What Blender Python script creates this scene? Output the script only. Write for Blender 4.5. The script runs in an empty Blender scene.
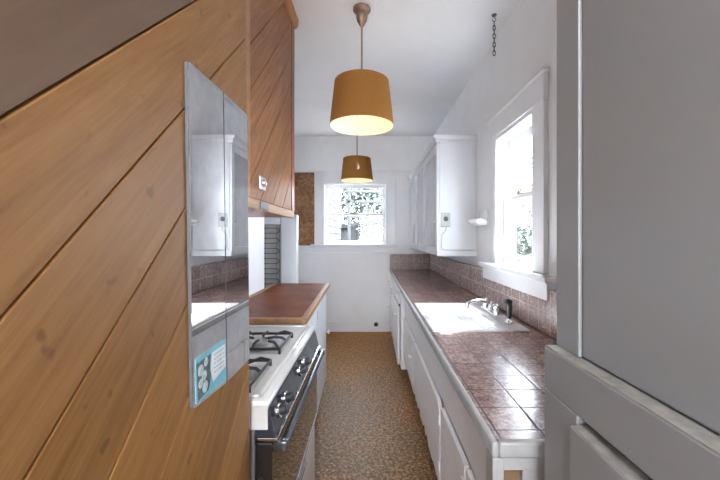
import bpy, bmesh, math, random
from mathutils import Vector, Matrix, Quaternion
random.seed(7)
PI = math.pi
sc = bpy.context.scene
COL = sc.collection
H = 1.32            # eye height: all Z below are measured from eye level, floor = -H
FLOOR, CEIL = -1.32, 1.38
WO = {}             # world origins

# ------------------------------------------------------------------ materials
def new_mat(name):
    m = bpy.data.materials.new(name); m.use_nodes = True
    nt = m.node_tree
    return m, nt, nt.nodes['Principled BSDF']

def N(nt, t, **k):
    n = nt.nodes.new(t)
    for a, v in k.items():
        setattr(n, a, v)
    return n

def ramp(nt, fac, stops):
    r = N(nt, 'ShaderNodeValToRGB')
    e = r.color_ramp.elements
    e[0].position, e[0].color = stops[0][0], (*stops[0][1], 1)
    e[1].position, e[1].color = stops[-1][0], (*stops[-1][1], 1)
    for p, c in stops[1:-1]:
        x = e.new(p); x.color = (*c, 1)
    nt.links.new(fac, r.inputs['Fac'])
    return r.outputs['Color']

def math_n(nt, op, a, b=None, c=None):
    n = N(nt, 'ShaderNodeMath', operation=op)
    for i, v in enumerate((a, b, c)):
        if v is None: continue
        if isinstance(v, (int, float)): n.inputs[i].default_value = v
        else: nt.links.new(v, n.inputs[i])
    return n.outputs[0]

def mix(nt, fac, a, b, blend='MIX'):
    n = N(nt, 'ShaderNodeMix', data_type='RGBA', blend_type=blend)
    if isinstance(fac, (int, float)): n.inputs[0].default_value = fac
    else: nt.links.new(fac, n.inputs[0])
    for i, v in ((6, a), (7, b)):
        if isinstance(v, tuple): n.inputs[i].default_value = (*v[:3], 1)
        else: nt.links.new(v, n.inputs[i])
    return n.outputs[2]

def coords(nt, scale=(1, 1, 1), rot=(0, 0, 0), world=False):
    if world:
        g = N(nt, 'ShaderNodeNewGeometry'); src = g.outputs['Position']
    else:
        g = N(nt, 'ShaderNodeTexCoord'); src = g.outputs['Object']
    if any(rot):
        m0 = N(nt, 'ShaderNodeMapping'); m0.inputs['Rotation'].default_value = rot
        nt.links.new(src, m0.inputs['Vector']); src = m0.outputs['Vector']
    mp = N(nt, 'ShaderNodeMapping')
    mp.inputs['Scale'].default_value = scale
    nt.links.new(src, mp.inputs['Vector'])
    return mp.outputs['Vector']

def noise(nt, vec, scale, detail=4, rough=.55, out='Fac'):
    n = N(nt, 'ShaderNodeTexNoise')
    n.inputs['Scale'].default_value = scale
    n.inputs['Detail'].default_value = detail
    n.inputs['Roughness'].default_value = rough
    if vec is not None: nt.links.new(vec, n.inputs['Vector'])
    return n.outputs[out]

def bump(nt, p, h, strength=.2, dist=.002):
    b = N(nt, 'ShaderNodeBump')
    b.inputs['Strength'].default_value = strength
    b.inputs['Distance'].default_value = dist
    nt.links.new(h, b.inputs['Height'])
    nt.links.new(b.outputs['Normal'], p.inputs['Normal'])

def paint(name, c, rough=.5, var=.06, scale=6, bmp=.12, stain=None, spec=.5, chips=None):
    """painted surface with faint mottling, optional grime colour"""
    m, nt, p = new_mat(name)
    v = coords(nt, world=True)
    n1 = noise(nt, v, scale, 5)
    lo = tuple(x*(1-var) for x in c); hi = tuple(min(1, x*(1+var*.5)) for x in c)
    col = ramp(nt, n1, [(.3, lo), (.7, hi)])
    if stain:
        n2 = noise(nt, v, 3.1, 7, .65)
        f = ramp(nt, n2, [(.60, (0, 0, 0)), (.78, (.55, .55, .55))])
        col = mix(nt, f, col, stain)
    if chips:      # flaked paint showing the wood
        n3 = noise(nt, coords(nt, scale=(1, 1.6, .8), world=True), 15, 6, .7)
        f3 = ramp(nt, n3, [(.705, (0, 0, 0)), (.715, (.85, .85, .85))])
        col = mix(nt, f3, col, chips)
    nt.links.new(col, p.inputs['Base Color'])
    p.inputs['Roughness'].default_value = rough
    p.inputs['Specular IOR Level'].default_value = spec
    if bmp:
        bump(nt, p, noise(nt, v, 60, 3), bmp, .002)
    return m

def plain(name, c, rough=.5, metal=0, coat=0):
    m, nt, p = new_mat(name)
    v = coords(nt, world=True)
    n = noise(nt, v, 40, 3)
    col = ramp(nt, n, [(.3, tuple(x*.9 for x in c)), (.7, tuple(min(1, x*1.05) for x in c))])
    nt.links.new(col, p.inputs['Base Color'])
    p.inputs['Roughness'].default_value = rough
    p.inputs['Metallic'].default_value = metal
    p.inputs['Coat Weight'].default_value = coat
    return m

def wood(name, dark, light, rot=(0, 0, 0), stretch=(1, 8, 8), rough=.45, use_tone=False, coat=0., knots=True, spec=.5):
    m, nt, p = new_mat(name)
    v = coords(nt, scale=stretch, rot=rot, world=True)
    g = N(nt, 'ShaderNodeNewGeometry')
    add = N(nt, 'ShaderNodeVectorMath', operation='ADD')
    nt.links.new(v, add.inputs[0])
    sc_ = N(nt, 'ShaderNodeVectorMath', operation='SCALE')
    comb = N(nt, 'ShaderNodeCombineXYZ')
    for i in range(3): nt.links.new(g.outputs['Random Per Island'], comb.inputs[i])
    nt.links.new(comb.outputs[0], sc_.inputs[0]); sc_.inputs['Scale'].default_value = 37.
    nt.links.new(sc_.outputs[0], add.inputs[1])
    vv = add.outputs[0]
    n1 = noise(nt, vv, 2.2, 6, .6)
    n2 = noise(nt, vv, 9, 4, .6)
    f = math_n(nt, 'ADD', math_n(nt, 'MULTIPLY', n1, .7), math_n(nt, 'MULTIPLY', n2, .3))
    mid = tuple((a+b)/2 for a, b in zip(dark, light))
    col = ramp(nt, f, [(.3, dark), (.5, mid), (.68, light)])
    isl = ramp(nt, g.outputs['Random Per Island'], [(0, (.80, .78, .77)), (1, (1.12, 1.1, 1.08))])
    col = mix(nt, 1., col, isl, 'MULTIPLY')
    if knots:
        v3 = coords(nt, scale=(1, 1, 1), world=True)
        n3 = noise(nt, v3, 27, 2, .5)
        f3 = ramp(nt, n3, [(.675, (0, 0, 0)), (.73, (.55, .55, .55))])
        col = mix(nt, f3, col, tuple(x*.45 for x in dark))
    if use_tone:
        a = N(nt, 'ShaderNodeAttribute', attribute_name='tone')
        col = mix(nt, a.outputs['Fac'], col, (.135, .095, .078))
    nt.links.new(col, p.inputs['Base Color'])
    p.inputs['Roughness'].default_value = rough
    p.inputs['Specular IOR Level'].default_value = spec
    p.inputs['Coat Weight'].default_value = coat
    p.inputs['Coat Roughness'].default_value = .25
    bump(nt, p, n2, .15, .002)
    return m

def tile(name, axes, offs, size, body, grout, rough=.18, gw=.022):
    """glazed speckled square tile with grout; axes = two world axis indices"""
    m, nt, p = new_mat(name)
    v = coords(nt, world=True)
    s = N(nt, 'ShaderNodeSeparateXYZ'); nt.links.new(v, s.inputs[0])
    line = None; cells = []
    for ax, off in zip(axes, offs):
        u = math_n(nt, 'DIVIDE', math_n(nt, 'SUBTRACT', s.outputs[ax], off), size)
        cells.append(math_n(nt, 'FLOOR', u))
        fr = math_n(nt, 'FRACT', u)
        d = math_n(nt, 'MINIMUM', fr, math_n(nt, 'SUBTRACT', 1., fr))
        line = d if line is None else math_n(nt, 'MINIMUM', line, d)
    isg = math_n(nt, 'LESS_THAN', line, gw)
    n1 = noise(nt, v, 95, 3, .75)
    n2 = noise(nt, v, 40, 4, .6)
    sp = ramp(nt, math_n(nt, 'ADD', math_n(nt, 'MULTIPLY', n1, .6), math_n(nt, 'MULTIPLY', n2, .4)),
              [(.34, body[0]), (.48, body[1]), (.60, body[2]), (.72, body[3])])
    cb = N(nt, 'ShaderNodeCombineXYZ')
    nt.links.new(cells[0], cb.inputs[0]); nt.links.new(cells[1], cb.inputs[1])
    wn = N(nt, 'ShaderNodeTexWhiteNoise'); nt.links.new(cb.outputs[0], wn.inputs['Vector'])
    tv = ramp(nt, wn.outputs['Value'], [(0, (.82, .80, .80)), (1, (1.12, 1.1, 1.1))])
    sp = mix(nt, 1., sp, tv, 'MULTIPLY')
    col = mix(nt, isg, sp, grout)
    nt.links.new(col, p.inputs['Base Color'])
    r = math_n(nt, 'ADD', math_n(nt, 'MULTIPLY', isg, .6), math_n(nt, 'ADD', rough, math_n(nt, 'MULTIPLY', n2, .12)))
    nt.links.new(r, p.inputs['Roughness'])
    h = math_n(nt, 'ADD', math_n(nt, 'SMOOTH_MIN', math_n(nt, 'MULTIPLY', line, 20.), 1., .3), math_n(nt, 'MULTIPLY', n2, .25))
    bump(nt, p, h, .15, .002)
    return m

def emit(name, c, s):
    m, nt, p = new_mat(name)
    p.inputs['Emission Color'].default_value = (*c, 1)
    p.inputs['Emission Strength'].default_value = s
    p.inputs['Base Color'].default_value = (*c, 1)
    return m

def glass(name, tint=(.95, .97, 1), haze=.0, refl=.06):
    m = bpy.data.materials.new(name); m.use_nodes = True
    nt = m.node_tree; nt.nodes.clear()
    out = N(nt, 'ShaderNodeOutputMaterial')
    t = N(nt, 'ShaderNodeBsdfTransparent'); t.inputs[0].default_value = (*tint, 1)
    g = N(nt, 'ShaderNodeBsdfGlossy'); g.inputs['Roughness'].default_value = .02
    fr = N(nt, 'ShaderNodeFresnel'); fr.inputs[0].default_value = 1.45
    mx = N(nt, 'ShaderNodeMixShader')
    ge = N(nt, 'ShaderNodeNewGeometry')      # no total internal reflection on the way out of the pane
    f0 = math_n(nt, 'MULTIPLY', fr.outputs[0], math_n(nt, 'SUBTRACT', 1., ge.outputs['Backfacing']))
    nt.links.new(f0, mx.inputs[0]); nt.links.new(t.outputs[0], mx.inputs[1]); nt.links.new(g.outputs[0], mx.inputs[2])
    last = mx.outputs[0]
    if haze:
        d = N(nt, 'ShaderNodeBsdfDiffuse'); d.inputs[0].default_value = (.92, .93, .95, 1)
        tc = coords(nt, world=True)
        f = ramp(nt, noise(nt, tc, 5, 5), [(.2, (haze*.95,)*3), (.8, (haze*1.05,)*3)])
        m2 = N(nt, 'ShaderNodeMixShader')
        nt.links.new(f, m2.inputs[0]); nt.links.new(last, m2.inputs[1]); nt.links.new(d.outputs[0], m2.inputs[2])
        last = m2.outputs[0]
    nt.links.new(last, out.inputs[0])
    return m

M = {}
M['wall'] = paint('wall_paint', (.82, .825, .835), .55, .05, 3, .15, stain=(.68, .66, .63))
M['wall_low'] = paint('wall_low_paint', (.79, .79, .80), .5, .05, 3, .15, stain=(.62, .60, .58))
M['ceil'] = paint('ceiling_paint', (.80, .81, .83), .6, .05, 2, .1)
M['trim'] = paint('trim_paint', (.78, .79, .81), .35, .05, 5, .1, stain=(.66, .64, .60))
M['cab'] = paint('cabinet_paint', (.62, .632, .655), .32, .05, 5, .08, stain=(.68, .67, .66))
M['base'] = paint('base_cabinet_paint', (.90, .905, .92), .4, .04, 5, .1, stain=(.74, .71, .67), chips=(.20, .13, .08))
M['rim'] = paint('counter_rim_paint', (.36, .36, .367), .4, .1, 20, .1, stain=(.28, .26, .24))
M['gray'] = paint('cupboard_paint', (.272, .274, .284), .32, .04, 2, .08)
M['edge_worn'] = paint('worn_edge', (.32, .31, .29), .5, .3, 40, .2, stain=(.22, .16, .10))
M['enamel'] = paint('white_enamel', (.86, .87, .88), .12, .03, 4, 0)
M['enamel_gray'] = paint('gray_and_shaded_enamel', (.56, .55, .54), .25, .15, 14, 0)  # gray parts; on the faucet ledge it carries the sill's shade
M['stove_white'] = paint('stove_enamel', (.66, .655, .64), .15, .04, 5, 0)
M['stove_side'] = plain('stove_side_metal', (.20, .19, .20), .4, .3)
M['stove_dark'] = plain('stove_panel_black', (.025, .03, .045), .15, .0, .5)
M['black'] = plain('black_iron', (.02, .02, .022), .42)
M['black_soft'] = plain('black_rubber', (.03, .03, .035), .5)
M['chrome'] = plain('chrome', (.80, .81, .83), .12, 1)
M['steel'] = plain('brushed_steel', (.55, .56, .58), .3, 1)
M['dark_steel'] = plain('dark_steel', (.16, .155, .15), .35, .8)
M['handle_metal'] = plain('dark_handle_metal', (.16, .18, .22), .22, .9)
M['brass'] = plain('aged_bronze', (.30, .205, .15), .42, .55)
M['oven_glass'] = plain('oven_glass', (.012, .012, .014), .05, 0, 1)
M['knob_white'] = plain('porcelain', (.85, .85, .83), .2)
M['mirror'] = plain('mirror_silver', (.90, .915, .93), .015, 1)
M['mirror_edge'] = plain('mirror_edge', (.13, .14, .15), .3)
M['pane'] = glass('window_glass')
M['pane_cab'] = glass('cabinet_glass', haze=.40)
M['bulb'] = emit('bulb_glow', (1., .78, .48), 10.5)
M['plank'] = wood('plank_wood', (.205, .085, .020), (.385, .198, .064), rot=(-PI/4, 0, 0), stretch=(6, 1.6, 22), rough=.5, use_tone=True, spec=.3)
M['plank_cab'] = wood('cabinet_plank_wood', (.155, .055, .018), (.38, .17, .058), rot=(-PI/4, 0, 0), stretch=(6, 1.6, 22), rough=.45, use_tone=True, spec=.3)
M['rail_wood'] = wood('rail_wood', (.26, .125, .05), (.42, .24, .115), stretch=(9, 1.2, 9), rough=.4, knots=False)
M['red_wood'] = wood('red_wood', (.16, .035, .018), (.28, .07, .035), stretch=(9, 9, 1.2), rough=.35, knots=False)
M['orange_wood'] = wood('orange_wood', (.34, .13, .03), (.48, .22, .055), stretch=(9, 1.2, 9), rough=.4, knots=False)
M['groove'] = plain('dark_backing', (.05, .028, .016), .8)
M['top_wood'] = wood('counter_wood', (.085, .020, .009), (.25, .070, .026), stretch=(3, 2, 3), rough=.42, spec=.1, knots=False)
M['edge_wood'] = wood('counter_edge_wood', (.20, .09, .032), (.38, .205, .085), stretch=(6, 2.0, 6), rough=.45)
M['toe'] = paint('rusty_toe_board', (.20, .115, .06), .7, .4, 12, .2)
M['cork'] = None
M['tile_top'] = tile('counter_tile', (0, 1), (.297, .806), .106,
                     [(.10, .052, .042), (.27, .165, .142), (.43, .30, .265), (.62, .48, .44)], (.05, .038, .036), rough=.12)
M['tile_wall'] = tile('splash_tile', (1, 2), (.806, .86), .106,
                      [(.13, .075, .065), (.32, .235, .215), (.50, .41, .385), (.70, .62, .59)], (.55, .46, .43), rough=.2, gw=.02)
M['tile_back'] = tile('splash_tile_end', (0, 2), (.297, .86), .106,
                      [(.13, .08, .07), (.26, .18, .165), (.38, .29, .27), (.52, .43, .41)], (.42, .34, .31), rough=.2, gw=.02)
M['opal'] = emit('fill_light_glass', (1., .96, .92), 27.)  # glow of the fill light added behind the viewer
M['outlet'] = plain('outlet_plastic', (.42, .42, .41), .35)
M['teal'] = plain('leaflet_teal', (.20, .52, .62), .5)
M['paper'] = plain('leaflet_paper', (.78, .82, .84), .5)
M['ink'] = plain('leaflet_ink', (.42, .50, .53), .6)
M['photo_dark'] = paint('leaflet_picture', (.12, .16, .17), .5, .7, 90, 0)
M['photo_light'] = paint('leaflet_picture_light', (.62, .70, .72), .5, .4, 90, 0)

def mk_cork():
    m, nt, p = new_mat('brown_board')
    v = coords(nt, world=True)
    n = noise(nt, v, 26, 6, .7)
    n2 = noise(nt, v, 5, 3)
    f = math_n(nt, 'ADD', math_n(nt, 'MULTIPLY', n, .7), math_n(nt, 'MULTIPLY', n2, .3))
    nt.links.new(ramp(nt, f, [(.36, (.13, .055, .025)), (.52, (.30, .15, .07)), (.66, (.47, .27, .14))]), p.inputs['Base Color'])
    p.inputs['Roughness'].default_value = .8
    bump(nt, p, n, .3, .004)
    return m
M['cork'] = mk_cork()

def mk_floor():
    m, nt, p = new_mat('speckled_vinyl')
    v = coords(nt, world=True)
    vo = N(nt, 'ShaderNodeTexVoronoi', feature='DISTANCE_TO_EDGE'); vo.inputs['Scale'].default_value = 40
    nv = noise(nt, v, 30, 2, .5, 'Color')
    mv = mix(nt, .04, v, nv)
    nt.links.new(mv, vo.inputs['Vector'])
    n1 = noise(nt, v, 55, 4, .75)
    n2 = noise(nt, v, 1.1, 3)
    peb = ramp(nt, n1, [(.38, (.06, .029, .008)), (.5, (.21, .122, .044)), (.62, (.44, .30, .14))])
    lines = ramp(nt, vo.outputs['Distance'], [(.0, (.36, .31, .26)), (.16, (1, 1, 1))])
    col = mix(nt, 1., peb, lines, 'MULTIPLY')
    # golden and brighter towards the back wall and in random patches, greyer elsewhere
    s = N(nt, 'ShaderNodeSeparateXYZ'); nt.links.new(v, s.inputs[0])
    yy = N(nt, 'ShaderNodeMapRange'); yy.inputs[1].default_value = 3.3; yy.inputs[2].default_value = 4.6
    nt.links.new(s.outputs[1], yy.inputs[0])
    nf = N(nt, 'ShaderNodeMapRange'); nf.inputs[1].default_value = .42; nf.inputs[2].default_value = .66; nf.inputs[3].default_value = 0; nf.inputs[4].default_value = .75
    nt.links.new(n2, nf.inputs[0])
    w = math_n(nt, 'MAXIMUM', yy.outputs[0], nf.outputs[0])
    gold = mix(nt, 1., col, (1.9, 1.28, .52), 'MULTIPLY')
    grey = mix(nt, 1., col, (1.12, .97, .72), 'MULTIPLY')
    nt.links.new(mix(nt, w, grey, gold), p.inputs['Base Color'])
    p.inputs['Roughness'].default_value = .5; p.inputs['Specular IOR Level'].default_value = .3
    bump(nt, p, vo.outputs['Distance'], .12, .002)
    return m
M['floor'] = mk_floor()

def mk_shade():
    m = bpy.data.materials.new('mustard_velvet'); m.use_nodes = True
    nt = m.node_tree; nt.nodes.clear()
    out = N(nt, 'ShaderNodeOutputMaterial')
    v = coords(nt, world=True)
    n = noise(nt, v, 240, 3, .7)
    col = ramp(nt, n, [(.3, (.34, .145, .036)), (.7, (.52, .25, .075))])
    d = N(nt, 'ShaderNodeBsdfDiffuse'); nt.links.new(col, d.inputs[0])
    t = N(nt, 'ShaderNodeBsdfTranslucent'); t.inputs[0].default_value = (.9, .42, .08, 1)
    sh = N(nt, 'ShaderNodeBsdfSheen'); sh.inputs[0].default_value = (.5, .4, .22, 1)
    m1 = N(nt, 'ShaderNodeMixShader'); m1.inputs[0].default_value = .14
    nt.links.new(d.outputs[0], m1.inputs[1]); nt.links.new(t.outputs[0], m1.inputs[2])
    ad = N(nt, 'ShaderNodeMixShader'); ad.inputs[0].default_value = .18
    nt.links.new(m1.outputs[0], ad.inputs[1]); nt.links.new(sh.outputs[0], ad.inputs[2])
    nt.links.new(ad.outputs[0], out.inputs[0])
    return m
M['shade'] = mk_shade()
M['shade_in'] = plain('cream_lining', (.82, .77, .64), .7)

# ------------------------------------------------------------------ mesh builder
class MB:
    def __init__(s): s.bm = bmesh.new()
    def box(s, x0, x1, y0, y1, z0, z1, bev=0., seg=2):
        b = bmesh.new()
        bmesh.ops.create_cube(b, size=1)
        for v in b.verts:
            v.co = Vector((x0+(v.co.x+.5)*(x1-x0), y0+(v.co.y+.5)*(y1-y0), z0+(v.co.z+.5)*(z1-z0)))
        if bev > 0:
            bmesh.ops.bevel(b, geom=b.edges[:], offset=min(bev, .45*min(abs(x1-x0), abs(y1-y0), abs(z1-z0))), segments=seg, profile=.5, affect='EDGES')
        s.add(b); return s
    def add(s, b):
        me = bpy.data.meshes.new('tmp'); b.to_mesh(me); b.free()
        s.bm.from_mesh(me); bpy.data.meshes.remove(me)
    def xf(s, mat):
        bmesh.ops.transform(s.bm, matrix=mat, verts=s.bm.verts[:]); return s
    def prism(s, pts, axis, a0, a1, bev=0.):
        """polygon in the two other axes (in xyz order) extruded along axis"""
        b = bmesh.new()
        def mk(p, a):
            c = list(p); c.insert(axis, a); return b.verts.new(c)
        lo = [mk(p, a0) for p in pts]; hi = [mk(p, a1) for p in pts]
        n = len(pts)
        b.faces.new(lo); b.faces.new(hi)
        for i in range(n): b.faces.new((lo[i], lo[(i+1) % n], hi[(i+1) % n], hi[i]))
        bmesh.ops.recalc_face_normals(b, faces=b.faces[:])
        if bev > 0:
            bmesh.ops.bevel(b, geom=b.edges[:], offset=bev, segments=2, profile=.5, affect='EDGES')
        s.add(b); return s
    def lathe(s, prof, c=(0, 0, 0), n=48, axis='Z', closed=False):
        """prof: (r, z) list; r == 0 ends are closed to a point"""
        b = bmesh.new(); rings = []
        for r, z in prof:
            if r < 1e-6: rings.append([b.verts.new((0, 0, z))])
            else: rings.append([b.verts.new((r*math.cos(2*PI*i/n), r*math.sin(2*PI*i/n), z)) for i in range(n)])
        pairs = list(zip(rings, rings[1:]))
        if closed: pairs.append((rings[-1], rings[0]))
        for A, B in pairs:
            for i in range(n):
                j = (i+1) % n
                if len(A) == 1 and len(B) == 1: continue
                if len(A) == 1: b.faces.new((A[0], B[i], B[j]))
                elif len(B) == 1: b.faces.new((A[i], A[j], B[0]))
                else: b.faces.new((A[i], A[j], B[j], B[i]))
        bmesh.ops.recalc_face_normals(b, faces=b.faces[:])
        R = {'Z': Matrix.Identity(4), 'X': Matrix.Rotation(PI/2, 4, 'Y'), 'Y': Matrix.Rotation(-PI/2, 4, 'X'), '-X': Matrix.Rotation(-PI/2, 4, 'Y')}[axis]
        bmesh.ops.transform(b, matrix=Matrix.Translation(c) @ R, verts=b.verts[:])
        s.add(b); return s
    def tube(s, pts, r, n=10, cyclic=False):
        b = bmesh.new(); pts = [Vector(p) for p in pts]; L = len(pts); rings = []
        rr = r if isinstance(r, (list, tuple)) else [r]*L
        up = None
        for i, p in enumerate(pts):
            if cyclic: t = pts[(i+1) % L]-pts[i-1]
            else: t = pts[min(i+1, L-1)]-pts[max(i-1, 0)]
            t.normalize()
            if up is None:
                up = Vector((0, 0, 1)) if abs(t.z) < .9 else Vector((1, 0, 0))
            sd = t.cross(up).normalized(); up = sd.cross(t).normalized()
            rings.append([b.verts.new(p+rr[i]*(math.cos(2*PI*k/n)*sd+math.sin(2*PI*k/n)*up)) for k in range(n)])
        rng = range(L) if cyclic else range(L-1)
        for i in rng:
            A, B = rings[i], rings[(i+1) % L]
            for k in range(n): b.faces.new((A[k], A[(k+1) % n], B[(k+1) % n], B[k]))
        if not cyclic:
            b.faces.new(rings[0]); b.faces.new(rings[-1])
        bmesh.ops.recalc_face_normals(b, faces=b.faces[:])
        s.add(b); return s
    def sphere(s, c, r, sx=1, sy=1, sz=1, n=20):
        b = bmesh.new()
        bmesh.ops.create_uvsphere(b, u_segments=n, v_segments=max(8, n//2), radius=r)
        bmesh.ops.transform(b, matrix=Matrix.Translation(c) @ Matrix.Diagonal((sx, sy, sz, 1)), verts=b.verts[:])
        s.add(b); return s
    def build(s, name, mat, parent=None, smooth=False, lift=True):
        """link as one mesh object; verts are in eye-level coordinates"""
        bm = s.bm
        if lift: bmesh.ops.translate(bm, vec=(0, 0, H), verts=bm.verts[:])
        lo = [min(v.co[i] for v in bm.verts) for i in range(3)]; hi = [max(v.co[i] for v in bm.verts) for i in range(3)]
        o0 = Vector(((lo[0]+hi[0])/2, (lo[1]+hi[1])/2, lo[2]))
        bmesh.ops.translate(bm, vec=-o0, verts=bm.verts[:])
        me = bpy.data.meshes.new(name); bm.to_mesh(me); bm.free()
        if smooth:
            for p in me.polygons: p.use_smooth = True
            try: me.set_sharp_from_angle(angle=math.radians(38))
            except Exception: pass
        me.materials.append(M[mat] if isinstance(mat, str) else mat)
        o = bpy.data.objects.new(name, me); COL.objects.link(o)
        WO[o] = o0
        if parent is not None:
            o.parent = parent; o.location = o0-WO[parent]
        else: o.location = o0
        return o

def thing(name, label, cat, loc, group=None, kind=None):
    o = bpy.data.objects.new(name, None); COL.objects.link(o)
    o.empty_display_size = .05
    o.location = Vector(loc)+Vector((0, 0, H)); WO[o] = o.location.copy()
    return tag(o, label, cat, group, kind)
def tag(o, label=None, cat=None, group=None, kind=None):
    if label: o['label'] = label
    if cat: o['category'] = cat
    if group: o['group'] = group
    if kind: o['kind'] = kind
    return o
def B(*a, **k): return MB().box(*a, **k)
def copy_tree(o, loc=None, parent=None):
    c = o.copy(); COL.objects.link(c)
    if parent is not None: c.parent = parent
    for ch in list(o.children): copy_tree(ch, None, c)
    if loc is not None: c.location = Vector(loc)+Vector((0, 0, H))
    return c
def S(o, label, cat): return tag(o, label, cat, None, 'structure')

# ------------------------------------------------------------------ room shell
XR, YB, XL = .88, 4.70, -.80
YF = -2.3
S(B(-1.42, 1.0, YF-.1, YB+.12, FLOOR-.08, FLOOR).build('floor', 'floor'), 'mottled brown and tan speckled vinyl kitchen floor', 'floor')
S(B(-1.42, 1.0, YF-.1, YB+.12, CEIL, CEIL+.08).build('ceiling', 'ceil'), 'plain off-white painted kitchen ceiling', 'ceiling')
W2 = (1.785, 2.345, -.185, .676)     # right window opening y0,y1,z0,z1
m = MB()
for a in ((YF, W2[0], FLOOR, CEIL), (W2[1], YB, FLOOR, CEIL), (W2[0], W2[1], FLOOR, W2[2]), (W2[0], W2[1], W2[3], CEIL)):
    m.box(XR, XR+.12, *a)
S(m.build('wall_right', 'wall'), 'white painted wall on the right with the window over the sink', 'wall')
W1 = (-.65, .235, -.115, .74)        # back window opening x0,x1,z0,z1
m = MB()
for a in ((-1.42, W1[0], FLOOR, CEIL), (W1[1], 1.0, FLOOR, CEIL), (W1[0], W1[1], FLOOR, W1[2]), (W1[0], W1[1], W1[3], CEIL)):
    m.box(a[0], a[1], YB, YB+.12, a[2], a[3])
S(m.build('wall_back', 'wall'), 'white end wall of the galley kitchen behind the pendant lamps', 'wall')
m = MB()
m.box(XL-.12, XL, YF, 2.57, FLOOR, CEIL)
m.box(-1.42, XL-.12, 2.45, 2.57, FLOOR, CEIL)
m.box(-1.42, -1.30, 2.57, YB, FLOOR, CEIL)
S(m.build('wall_left', 'wall'), 'white painted left wall behind the wood-topped counter', 'wall')
W3 = (-.45, .55, -.35, .85)
m = MB()
for a in ((XL-.12, W3[0], FLOOR, CEIL), (W3[1], 1.0, FLOOR, CEIL), (W3[0], W3[1], FLOOR, W3[2]), (W3[0], W3[1], W3[3], CEIL)):
    m.box(a[0], a[1], YF-.1, YF, a[2], a[3])
S(m.build('wall_front', 'wall'), 'white wall behind the viewer with an added window for fill daylight', 'wall')
S(B(-1.3, .262, YB-.02, YB, FLOOR, -1.175, bev=.004).build('baseboard_back', 'trim'), 'white painted baseboard along the end wall', 'baseboard')
S(B(-1.3, .875, YB-.012, YB, .88, .905, bev=.003).build('trim_1', 'trim'), 'thin white rail across the end wall level with the window head', 'trim')
S(B(-1.3, .262, YB-.010, YB, -1.175, -.225, bev=.003).build('trim_2', 'wall_low'), 'smooth white wall panel below the end window', 'trim')

# unseen window added behind the viewer to let in fill daylight
w = thing('rear_fill_window', 'unseen window added in the wall behind the viewer for fill daylight', 'window', ((W3[0]+W3[1])/2, YF, W3[2]), kind='structure')
m = MB()
for a in ((W3[0], W3[0]+.05, W3[2], W3[3]), (W3[1]-.05, W3[1], W3[2], W3[3]), (W3[0], W3[1], W3[2], W3[2]+.05), (W3[0], W3[1], W3[3]-.05, W3[3])):
    m.box(a[0], a[1], YF-.07, YF-.02, a[2], a[3], bev=.004)
m.build('fill_window_frame', 'trim', w)

# ---- window in the end wall
w = thing('window_1', 'white double-hung window in the end wall, neighbouring siding and greenery outside', 'window', (-.2, YB, W1[2]), kind='structure')
m = MB()
m.box(-.765, W1[0], YB-.022, YB, W1[2], .88, bev=.003)
m.box(W1[1], .35, YB-.022, YB, W1[2], .88, bev=.003)
m.box(W1[0], W1[1], YB-.022, YB, W1[3], .88, bev=.003)
m.build('casing', 'trim', w)
m = MB()   # jamb lining
m.box(W1[0], W1[0]+.022, YB-.03, YB+.12, W1[2], W1[3], bev=.002)
m.box(W1[1]-.022, W1[1], YB-.03, YB+.12, W1[2], W1[3], bev=.002)
m.box(W1[0]+.022, W1[1]-.022, YB-.03, YB+.12, W1[3]-.022, W1[3], bev=.002)
m.box(W1[0]+.022, W1[1]-.022, YB+.03, YB+.12, W1[2], W1[2]+.015, bev=.002)
m.build('jamb', 'trim', w)
def sash_xz(x0, x1, z0, z1, y0, y1, st, tr, br):
    m = MB()
    m.box(x0, x0+st, y0, y1, z0, z1, bev=.003); m.box(x1-st, x1, y0, y1, z0, z1, bev=.003)
    m.box(x0+st, x1-st, y0, y1, z1-tr, z1, bev=.003); m.box(x0+st, x1-st, y0, y1, z0, z0+br, bev=.003)
    return m
us = sash_xz(-.626, .211, .285, .716, YB+.065, YB+.10, .038, .045, .032).build('upper_sash', 'trim', w)
B(-.590, .175, YB+.081, YB+.084, .315, .673).build('pane', 'pane', us)
ls = sash_xz(-.626, .211, -.098, .318, YB+.025, YB+.06, .034, .032, .035).build('lower_sash', 'trim', w)
B(-.594, .179, YB+.041, YB+.044, -.065, .288).build('pane', 'pane', ls)
MB().box(-.28, -.16, YB+.012, YB+.028, .305, .325, bev=.004).build('sash_lock', 'brass', ls)
MB().box(-.815, .375, YB-.06, YB+.03, -.150, -.115, bev=.006).box(-.79, .35, YB-.018, YB, -.222, -.150, bev=.003).build('sill', 'trim', w)

# ---- window in the right wall over the sink
w = thing('window_2', 'bright white double-hung window over the sink', 'window', (XR, 2.06, W2[2]), kind='structure')
xc = XR-.025
m = MB()
m.box(xc, XR, W2[0]-.11, W2[0], W2[2], W2[3], bev=.004)
m.box(xc, XR, W2[1], W2[1]+.10, W2[2], W2[3], bev=.004)
m.box(xc-.004, XR, W2[0]-.115, W2[1]+.105, W2[3], .82, bev=.004)
m.box(xc-.015, XR, W2[0]-.125, W2[1]+.115, .808, .826, bev=.004)
m.build('casing', 'trim', w)
m = MB()
m.box(xc+.004, XR+.12, W2[0], W2[0]+.02, W2[2], W2[3], bev=.002)
m.box(xc+.004, XR+.12, W2[1]-.02, W2[1], W2[2], W2[3], bev=.002)
m.box(xc+.004, XR+.12, W2[0]+.02, W2[1]-.02, W2[3]-.025, W2[3], bev=.002)
m.box(XR+.03, XR+.036, W2[1]-.032, W2[1]-.02, .0, W2[3]-.03)     # stop bead
m.build('jamb', 'trim', w)
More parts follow.
